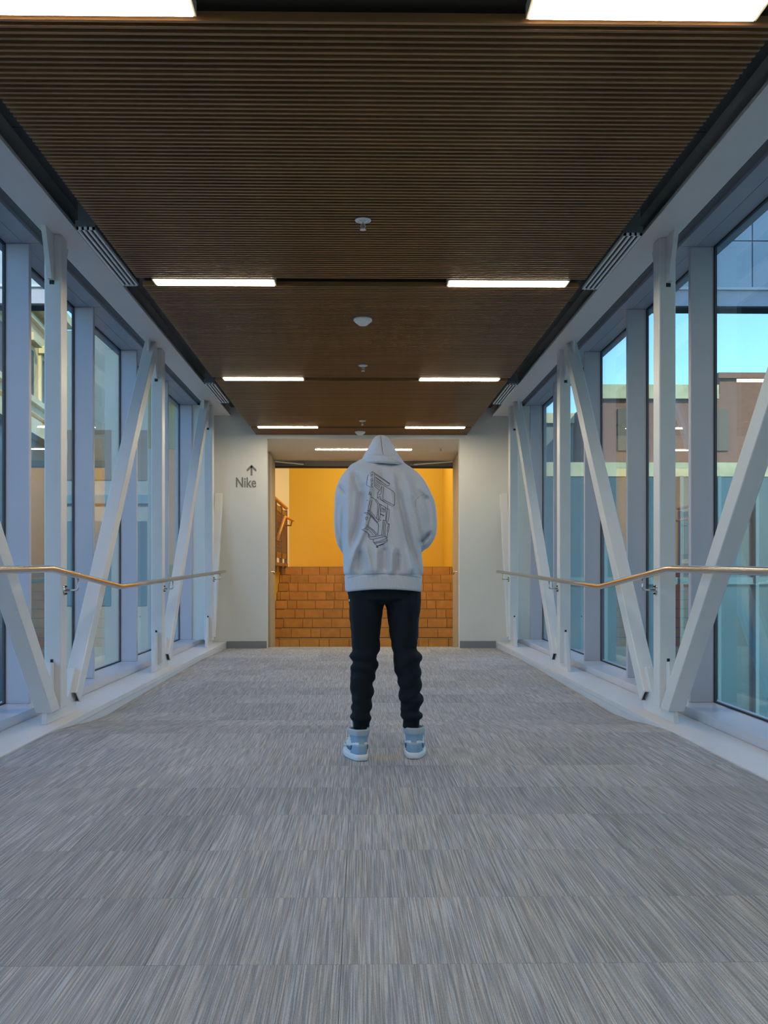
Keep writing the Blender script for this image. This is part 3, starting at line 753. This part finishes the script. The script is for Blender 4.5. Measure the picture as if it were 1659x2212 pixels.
me = evaluated(tmp); bpy.data.objects.remove(tmp)
seamline = [px(x, y) for x, y in ((822.5,940),(824,955),(825.5,970),(827.5,983))]
HF = [([px(800,975), px(812,955)], .010, -.007), ([px(845,965), px(838,945)], .009, -.005), ([px(790,983), px(815,982), px(850,986), px(870,994)], .006, -.008),
      ([px(788,990), px(823,987.5), px(866,999)], .006, .007), (seamline, .0035, -.004), ([px(858,975), px(846,955)], .008, .005)]
for v in me.vertices:
    x, yv, z = v.co; wgt = 1 if v.normal.y < .2 else 0; ds = 0
    for pts, wd, dp in HF:
        dd, tt = seg_dist(x, z, pts)
        if dd < wd*3: ds += dp*math.exp(-(dd/wd)**2)
    v.co += v.normal*(pnoise(Vector((x*14, yv*14, z*10)))*.006) + Vector((0,-1,0))*ds*wgt
ho = bpy.data.objects.new('hood', me); C.objects.link(ho)
sd_ = ho.modifiers.new('t', 'SOLIDIFY'); sd_.thickness = .008; sd_.offset = -1
ho.parent = hood_body

# --- print, seams snapped onto the cloth
bvh_b = BVHTree.FromPolygons([v.co for v in hm.vertices], [p.vertices[:] for p in hm.polygons])
bvh_h = BVHTree.FromPolygons([v.co for v in me.vertices], [p.vertices[:] for p in me.polygons])
cam_p = Vector((0, 0, E))
def snap(xp, yp, bvh, lift):
    tgt = px(xp, yp); d = (tgt-cam_p).normalized()
    hit = bvh.ray_cast(cam_p, d)
    if hit[0] is None: return None
    return hit[0]-d*lift
def ribbons(lines, bvh, wd, lift=.0012):
    g = G()
    for ln in lines:
        pts = []
        for a, b in zip(ln, ln[1:]):
            L_ = math.hypot(b[0]-a[0], b[1]-a[1]); k = max(1, int(L_/1.6))
            for q in range(k): pts.append((a[0]+(b[0]-a[0])*q/k, a[1]+(b[1]-a[1])*q/k))
        pts.append(ln[-1]); P = [snap(x, y, bvh, lift) for x, y in pts]; P = [p for p in P if p is not None]
        if len(P) < 2: continue
        g.tube(P, wd, 4)
    return g
c11 = lambda x, y: (770+x/11.06, 1000+y/11.06)
GR = [
 [(350,220),(385,205),(430,240),(700,420),(795,490),(775,545),(725,545),(455,330)], [(440,270),(790,500)], [(450,350),(700,520)],
 [(460,400),(690,560)], [(470,440),(600,530)], [(450,470),(560,560)], [(450,520),(550,600)], [(440,560),(550,655)],
 [(265,330),(240,520),(260,545),(340,570),(395,585)], [(290,280),(265,330)], [(320,250),(395,300)], [(340,240),(385,225),(400,260),(350,290)],
 [(330,300),(380,320)], [(370,360),(340,400),(360,440),(395,420),(380,380)], [(340,470),(390,500),(345,530),(390,560)], [(430,240),(440,560)],
 [(600,560),(560,640),(500,740),(500,860)], [(650,560),(630,860)], [(610,560),(590,640),(600,700),(560,760),(520,750)],
 [(690,560),(880,680),(915,720),(910,1010),(870,1035),(840,1025),(575,880)], [(630,870),(860,990),(910,1010)], [(600,880),(700,950)],
 [(500,830),(560,800),(585,870),(520,850)], [(550,655),(500,730)], [(330,680),(290,750),(350,770),(300,690)], [(350,700),(345,820)],
 [(340,830),(385,825),(450,880),(470,880)], [(470,870),(545,975),(700,1060),(720,1100)], [(450,890),(510,990),(500,1180),(480,1330)],
 [(550,985),(525,1180),(520,1350),(555,1350)], [(580,1000),(570,1200),(555,1340)], [(600,1060),(680,1120),(660,1180),(600,1160),(590,1090)], [(620,1090),(655,1130),(625,1140)],
 [(690,1060),(710,1200),(700,1300),(690,1380)], [(570,1215),(660,1250),(640,1270),(580,1230)], [(750,1000),(745,1110)],
 [(720,1100),(770,1100),(785,1130),(780,1280),(740,1440),(790,1460)], [(740,1120),(720,1300),(710,1450)], [(330,880),(300,1000),(275,1130),(265,1150)],
 [(370,890),(340,1020),(320,1130)], [(240,885),(275,900)], [(265,1150),(320,1130),(480,1330),(540,1390)], [(280,1160),(300,1150),(470,1380),(500,1410),(550,1380)],
 [(290,1190),(510,1420)], [(260,1170),(290,1220),(340,1270),(520,1460),(530,1490)], [(180,1190),(270,1240)], [(200,1180),(280,1200)], [(210,1300),(260,1290),(270,1330),(220,1350),(215,1310)],
 [(240,1350),(245,1380)], [(340,1270),(310,1350),(270,1500)], [(240,1480),(270,1500),(400,1600),(500,1700),(440,1740)], [(210,1550),(250,1520),(360,1600),(470,1720)],
 [(130,1595),(210,1565),(300,1600),(370,1680),(400,1730)], [(140,1600),(240,1650),(290,1690),(285,1770),(340,1825),(430,1815),(700,1750),(735,1800)],
 [(300,1700),(320,1770),(430,1760),(640,1720)], [(530,1490),(520,1600),(515,1720)], [(640,1360),(630,1500),(600,1720)], [(640,1365),(700,1390)], [(670,1400),(650,1560),(640,1740)],
 [(700,1450),(680,1620),(680,1760)], [(740,1460),(790,1470),(770,1600),(740,1700),(730,1800)], [(760,1480),(730,1650)], [(590,1360),(555,1380)],
 [(400,1830),(405,1890),(470,1965),(500,1980),(640,1930),(745,1870)], [(410,1900),(560,1870),(700,1810)], [(430,1925),(640,1880),(740,1840)], [(690,1780),(740,1840),(745,1870)],
 [(470,1990),(510,1985),(515,2020),(475,2020),(470,1995)], [(480,2005),(510,2005)], [(540,1985),(600,1960),(650,1940)]]
gp = ribbons([[c11(*p) for p in ln] for ln in GR], bvh_b, .0011)
pr = gp.build('printed_graphic', M['print']); pr.parent = hood_body; pr['label'] = 'navy line drawing of block letters down the back'
pr = ribbons([[(818,936.6),(821,937.4),(823,936.4),(826,937.2),(828,936.4)], [(820,939),(827,939)]], bvh_h, .0012).build('hood_tag', M['print']); pr.parent = ho
pr = ribbons([[(822.5,941),(824,955),(825.5,970),(827.5,982)]], bvh_h, .0014, .0004).build('hood_seam', M['seam']); pr.parent = ho
sm_ = ribbons([[c5(*p) for p in ln] for ln in ([(1165,880),(1190,850),(1250,815)], [(365,745),(400,780),(430,830)], [(1165,880),(1158,960)],
        [(445,1700),(620,1662),(820,1656),(1020,1672),(1170,1690),(1222,1700)])], bvh_b, .0008, .0003).build('seam', M['seam']); sm_.parent = hood_body

# --- trousers
c6 = lambda x, y: (700+x/5.268, 1260+y/5.268)
LL = [(60,262,680),(215,285,685),(400,290,655),(600,310,640),(760,320,640),(830,293,612),(870,312,604),(900,322,620),(940,300,615),(1000,312,600),(1070,290,580),(1160,302,560),(1240,308,566),
      (1320,303,548),(1370,332,545),(1430,297,540),(1480,312,528),(1530,293,543),(1560,315,535),(1580,331,520),(1690,333,516),(1702,352,500),(1740,352,500)]
RL = [(60,690,1108),(215,690,1110),(300,715,1105),(400,725,1085),(600,750,1075),(740,775,1060),(790,788,1085),(850,780,1122),(900,785,1105),(960,802,1093),(1030,815,1115),(1100,838,1108),(1180,855,1113),
      (1250,855,1098),(1330,858,1135),(1400,882,1100),(1460,872,1090),(1500,860,1126),(1530,882,1122),(1555,905,1090),(1640,893,1082),(1652,918,1068),(1700,918,1068)]
g = G()
for tb, depthk in ((LL, 1), (RL, 1)):
    rr = []; yq = tb[0][0]; end = tb[-1][0]
    while yq <= end:
        for a, b in zip(tb, tb[1:]):
            if a[0] <= yq <= b[0]: k = (yq-a[0])/(b[0]-a[0]); l, r_ = a[1]+(b[1]-a[1])*k, a[2]+(b[2]-a[2])*k; break
        xa, yp_ = c6(l, yq); xb, _ = c6(r_, yq)
        fr = (yq-tb[0][0])/(end-tb[0][0])
        hw = (xb-xa)/2/S; hd = hw*(1.12+.1*math.sin(fr*9)) if fr < .92 else hw*1.1
        c = px((xa+xb)/2, yp_, .035-.02*fr); rr.append(ell_ring(c.x, c.y, c.z, hw, hd, 32, 2.1)); yq += 14
    g.rings(rr)
c = px(829, 1273, .02); c2 = px(829, 1296, .03)
hips = [(1262, 752, 904, .125), (1280, 752, 908, .13), (1294, 754, 909, .125), (1300, 770, 895, .10), (1304, 800, 862, .07)]
g.rings([ell_ring(px((a+b)/2, y_, .03).x, px(0, 0, .03).y, px(0, y_).z, (b-a)/2/S, h, 40) for y_, a, b, h in hips])
pm = remeshed(g, .0055, 3, 'trousers_base')
zk = px(0, 1400).z; zan = px(0, 1556).z
for v in pm.vertices:
    x, yv, z = v.co; nn = v.normal.copy()
    k = max(0, min(1, (zk+.06-z)/.1)); k2 = max(0, min(1, (z-zan)/.03))
    xl = x-(.0 if x < .115 else .25)
    fold = (math.sin((z+.45*xl*(1 if x < .115 else -1)+.2*yv)*80 + 5*pnoise(Vector((x*7, yv*7, z*6))))*.0042)*k*k2
    vert = pnoise(Vector((x*16, yv*16, z*3)))*.008*(1-k)
    v.co += nn*(fold+vert + pnoise(Vector((x*30, yv*30, z*30)))*.0025*k2)
for p in pm.polygons: p.use_smooth = True
pm.materials.clear(); pm.materials.append(M['pants'])
PC(bpy.data.objects.new('trousers', pm)); C.objects.link(person.children[-1]) if False else None
for o in bpy.data.objects:
    if o.name == 'trousers' and not o.users_collection: C.objects.link(o)
gp = G().box(0, .006, 0, .002, 0, .012)
o = gp.build('pocket_tag', M['white']); o.location = px(754.5, 1299, -.02)-Vector((.003,0,0)); child(o, person)

# --- body (skin) under the clothes
def body_mesh():
    me = bpy.data.meshes.new('body'); V = []; Ed = []; Rd = []
    def add(p, r, parent=None):
        V.append(Vector(p)); Rd.append(r); i = len(V)-1
        if parent is not None: Ed.append((parent, i))
        return i
    pel = add(px(829,1240,.03), .085); sp1 = add(px(829,1200,.03), .10, pel); sp2 = add(px(828,1110,.03), .11, sp1)
    chest = add(px(826,1050,.035), .10, sp2); neck = add(px(824,1000,.06), .052, chest); head0 = add(px(824,985,.10), .055, neck)
    head1 = add(px(823,970,.125), .072, head0); head2 = add(px(823,955,.14), .066, head1)
    # nose and chin tipped down and forward
    add(px(823,966,.205), .014, head1); add(px(823,984,.185), .028, head0)
    for sgn, hip, knee, ank, toe in ((-1,(795,1295),(788,1425),(780,1560),(770,1628)), (1,(866,1295),(880,1425),(888,1552),(898,1622))):
        a = add(px(hip[0],hip[1],.03),   .055, pel); b = add(px(knee[0],knee[1],.025), .046, a); c = add(px(ank[0],ank[1],.02), .030, b)
        d_ = add(Vector((px(*toe).x, 5.0, .055)), .028, c); add(Vector((px(*toe).x+sgn*.02, 5.12, .05)), .024, d_)
    for sgn, pts in ((-1, [(772,1030,.03,.045),(755,1100,.01,.038),(752,1150,.03,.035),(788,1208,.23,.026),(806,1212,.295,.020)]),
                     (1, [(878,1032,.03,.045),(905,1100,.01,.038),(911,1150,.03,.035),(872,1202,.22,.026),(852,1206,.30,.020)])):
        prev = chest
        for x, y_, f_, r in pts: prev = add(px(x, y_, f_), r, prev)
        pw = V[prev]; dirx = Vector((-sgn*.75, .62, -.12)).normalized(); upv = Vector((0,0,1)); 
        palm = add(pw+dirx*.05, .022, prev)
        for q, (ln, off) in enumerate(((.068,.030),(.076,.010),(.070,-.010),(.056,-.028))):
            b0_ = add(V[palm]+dirx*.02+upv*off, .0095, palm)
            b1_ = add(V[b0_]+dirx*ln*.5+Vector((0,-.008,0)), .0085, b0_)
            add(V[b1_]+dirx*ln*.35+Vector((sgn*.004,-.022,0)), .0075, b1_)
        th = add(pw+dirx*.025+upv*.03, .011, palm); add(V[th]+dirx*.035+upv*.022, .009, th)
    me.from_pydata([tuple(v) for v in V], Ed, [])
    o = bpy.data.objects.new('body', me); C.objects.link(o)
    m = o.modifiers.new('skin', 'SKIN'); m.use_smooth_shade = True
    sl_ = me.skin_vertices[0] if len(me.skin_vertices) else None
    if sl_ is None: me.attributes
    for i, sv in enumerate(me.skin_vertices[0].data): sv.radius = (Rd[i], Rd[i]); sv.use_root = (i == 0)
    sb = o.modifiers.new('sub', 'SUBSURF'); sb.levels = 1
    e = evaluated(o); bpy.data.objects.remove(o); return e
bpy_tmp = bpy.data.objects.new('t', bpy.data.meshes.new('t'))
def ensure_skin():
    pass
try:
    bmsh = body_mesh(); bmsh.materials.clear(); bmsh.materials.append(M['skin'])
    bo_ = bpy.data.objects.new('body', bmsh); C.objects.link(bo_); PC(bo_)
except Exception as ex:
    print('BODY FAIL', ex)
bpy.data.objects.remove(bpy_tmp)

# --- sneakers
def sneaker(loc, ang, lace_sides):
    R_ = Matrix.Rotation(ang, 4, 'Z'); T_ = Matrix.Translation(loc)
    X = T_ @ R_
    def foot(t, hwk=1, y0=0, y1=.30):      # outline of a foot, t in 0..1 around
        a = 2*math.pi*t; c, s_ = math.cos(a), math.sin(a)
        yv = (y0+y1)/2 - s_*(y1-y0)/2 ; u = (yv-y0)/(y1-y0)
        w_ = .047+.010*math.sin(min(1, max(0, (u-.15)/.75))*math.pi)
        x = math.copysign(abs(c)**(.5), c)*w_*hwk
        return x, yv
    N = 48
    def ring(z, hwk, y0, y1, rise=0): 
        return [X @ Vector((*foot(i/N, hwk, y0, y1), z + rise*max(0, (foot(i/N, hwk, y0, y1)[1]-.2))/.1)) for i in range(N)]
    up = G()
    lev = [(.030,.93,.010,.290),(.042,.95,.008,.288),(.055,.94,.007,.278),(.068,.91,.008,.255),(.080,.88,.010,.225),(.092,.86,.013,.195),(.104,.85,.014,.170),(.116,.855,.013,.152),
           (.128,.92,.008,.142),(.140,.96,.005,.138),(.150,.98,.003,.136),(.158,.98,.002,.134),(.163,.94,.006,.130),(.162,.78,.016,.120),(.150,.70,.022,.112),(.120,.66,.026,.108)]
    fine = []
    for a, b in zip(lev, lev[1:]):
        for q in range(3): fine.append(tuple(a[i]+(b[i]-a[i])*q/3 for i in range(4)))
    fine.append(lev[-1])
    up.rings([ring(*q) for q in fine])
    Xi = X.inverted()
    for i, f in enumerate(up.f):
        c = sum((Vector(up.v[j]) for j in f), Vector())/len(f); c = Xi @ c
        arch = .088 - .10*max(0, abs(c.x)-.012) - .16*max(0, c.y-.03)
        mi = 0
        if c.z < arch-.012: mi = 0 if c.y < .075 else 1
        elif c.z < arch-.002: mi = 2
        elif c.z < arch+.008: mi = 1 if abs(c.x) > .008 else 0
        elif c.z < .132: mi = 0 if c.y < .07 else 1
        else: mi = 2
        if c.z < .07 and c.y > .235: mi = 0
        up.mi[i] = mi
    o = up.build('sneaker', [M['shoeblue'], M['shoewhite'], M['shoegrey']], smooth=True); child(o, person)
    s_ = G(); s_.rings([ring(.0035,.98,.004,.296,.004), ring(.006,1.0,.001,.299,.004), ring(.022,1.0,-.001,.300,.002), ring(.032,.985,.001,.298,.001), ring(.034,.95,.006,.293,.001)])
    q = s_.build('midsole', M['shoewhite'], smooth=True); q.parent = o
    s2 = G(); s2.rings([ring(.0005,.93,.010,.290,.003), ring(.0045,.97,.005,.295,.003)]); q = s2.build('outsole', M['outsole'], smooth=True); q.parent = o
    tg = G(); tg.quadbox([X @ Vector(p) for p in ((-.026,.108,.12),(.026,.108,.12),(.026,.128,.11),(-.026,.128,.11),(-.028,.126,.190),(.028,.126,.190),(.028,.138,.188),(-.028,.138,.188))])
    q = tg.build('tongue', M['shoewhite'], bevel=.004); q.parent = o
    # side emblem: a curved tick
    for sx in (-1, 1):
        bl = [(.062,.060),(.075,.048),(.115,.052),(.165,.075),(.120,.064),(.082,.066),(.070,.072),(.06,.076)]
        e_ = G(); n_ = len(bl)
        pts = []
        for (yy_, zz_) in bl:
            u = (yy_-.005)/.285; w_ = .047+.010*math.sin(min(1, max(0, (u-.15)/.75))*math.pi)
            pts.append((sx*(w_*.93+.001), yy_, zz_))
        e_.v += [tuple(X @ Vector(p)) for p in pts] + [tuple(X @ Vector((p[0]-sx*.006, p[1], p[2]))) for p in pts]
        e_.f += [tuple(range(n_)), tuple(range(n_, 2*n_))[::-1]] + [(i, (i+1)%n_, n_+(i+1)%n_, n_+i) for i in range(n_)]; e_.mi += [0]*(n_+2)
        q = e_.build('side_emblem', M['shoedark']); q.parent = o
    for sx, reach in lace_sides:
        lp = smooth_path([(sx*.034,.115,.158),(sx*(.040+reach*.5),.10,.165),(sx*(.044+reach),.095,.145),(sx*(.046+reach),.095,.10),(sx*(.050+reach*.8),.10,.06)], 5)
        q = G().tube([X @ Vector(p) for p in lp], .0022, 6).build('lace', M['shoewhite'], smooth=True); q.parent = o
    for i in range(6):
        yy_ = .13+.022*i; zz_ = .150-.016*i
        q = G().tube([X @ Vector((-.03, yy_, zz_)), X @ Vector((0, yy_+.004, zz_+.008)), X @ Vector((.03, yy_, zz_))], .0025, 6).build('lace', M['shoewhite'], smooth=True); q.parent = o
sneaker(Vector((.004, 4.87, 0)), math.radians(14), [(-1, .016)])
sneaker(Vector((.270, 4.92, 0)), math.radians(-6), [(-1, .018), (1, .012)])

# parts were placed in world coordinates: settle nested parents
bpy.context.view_layer.update()
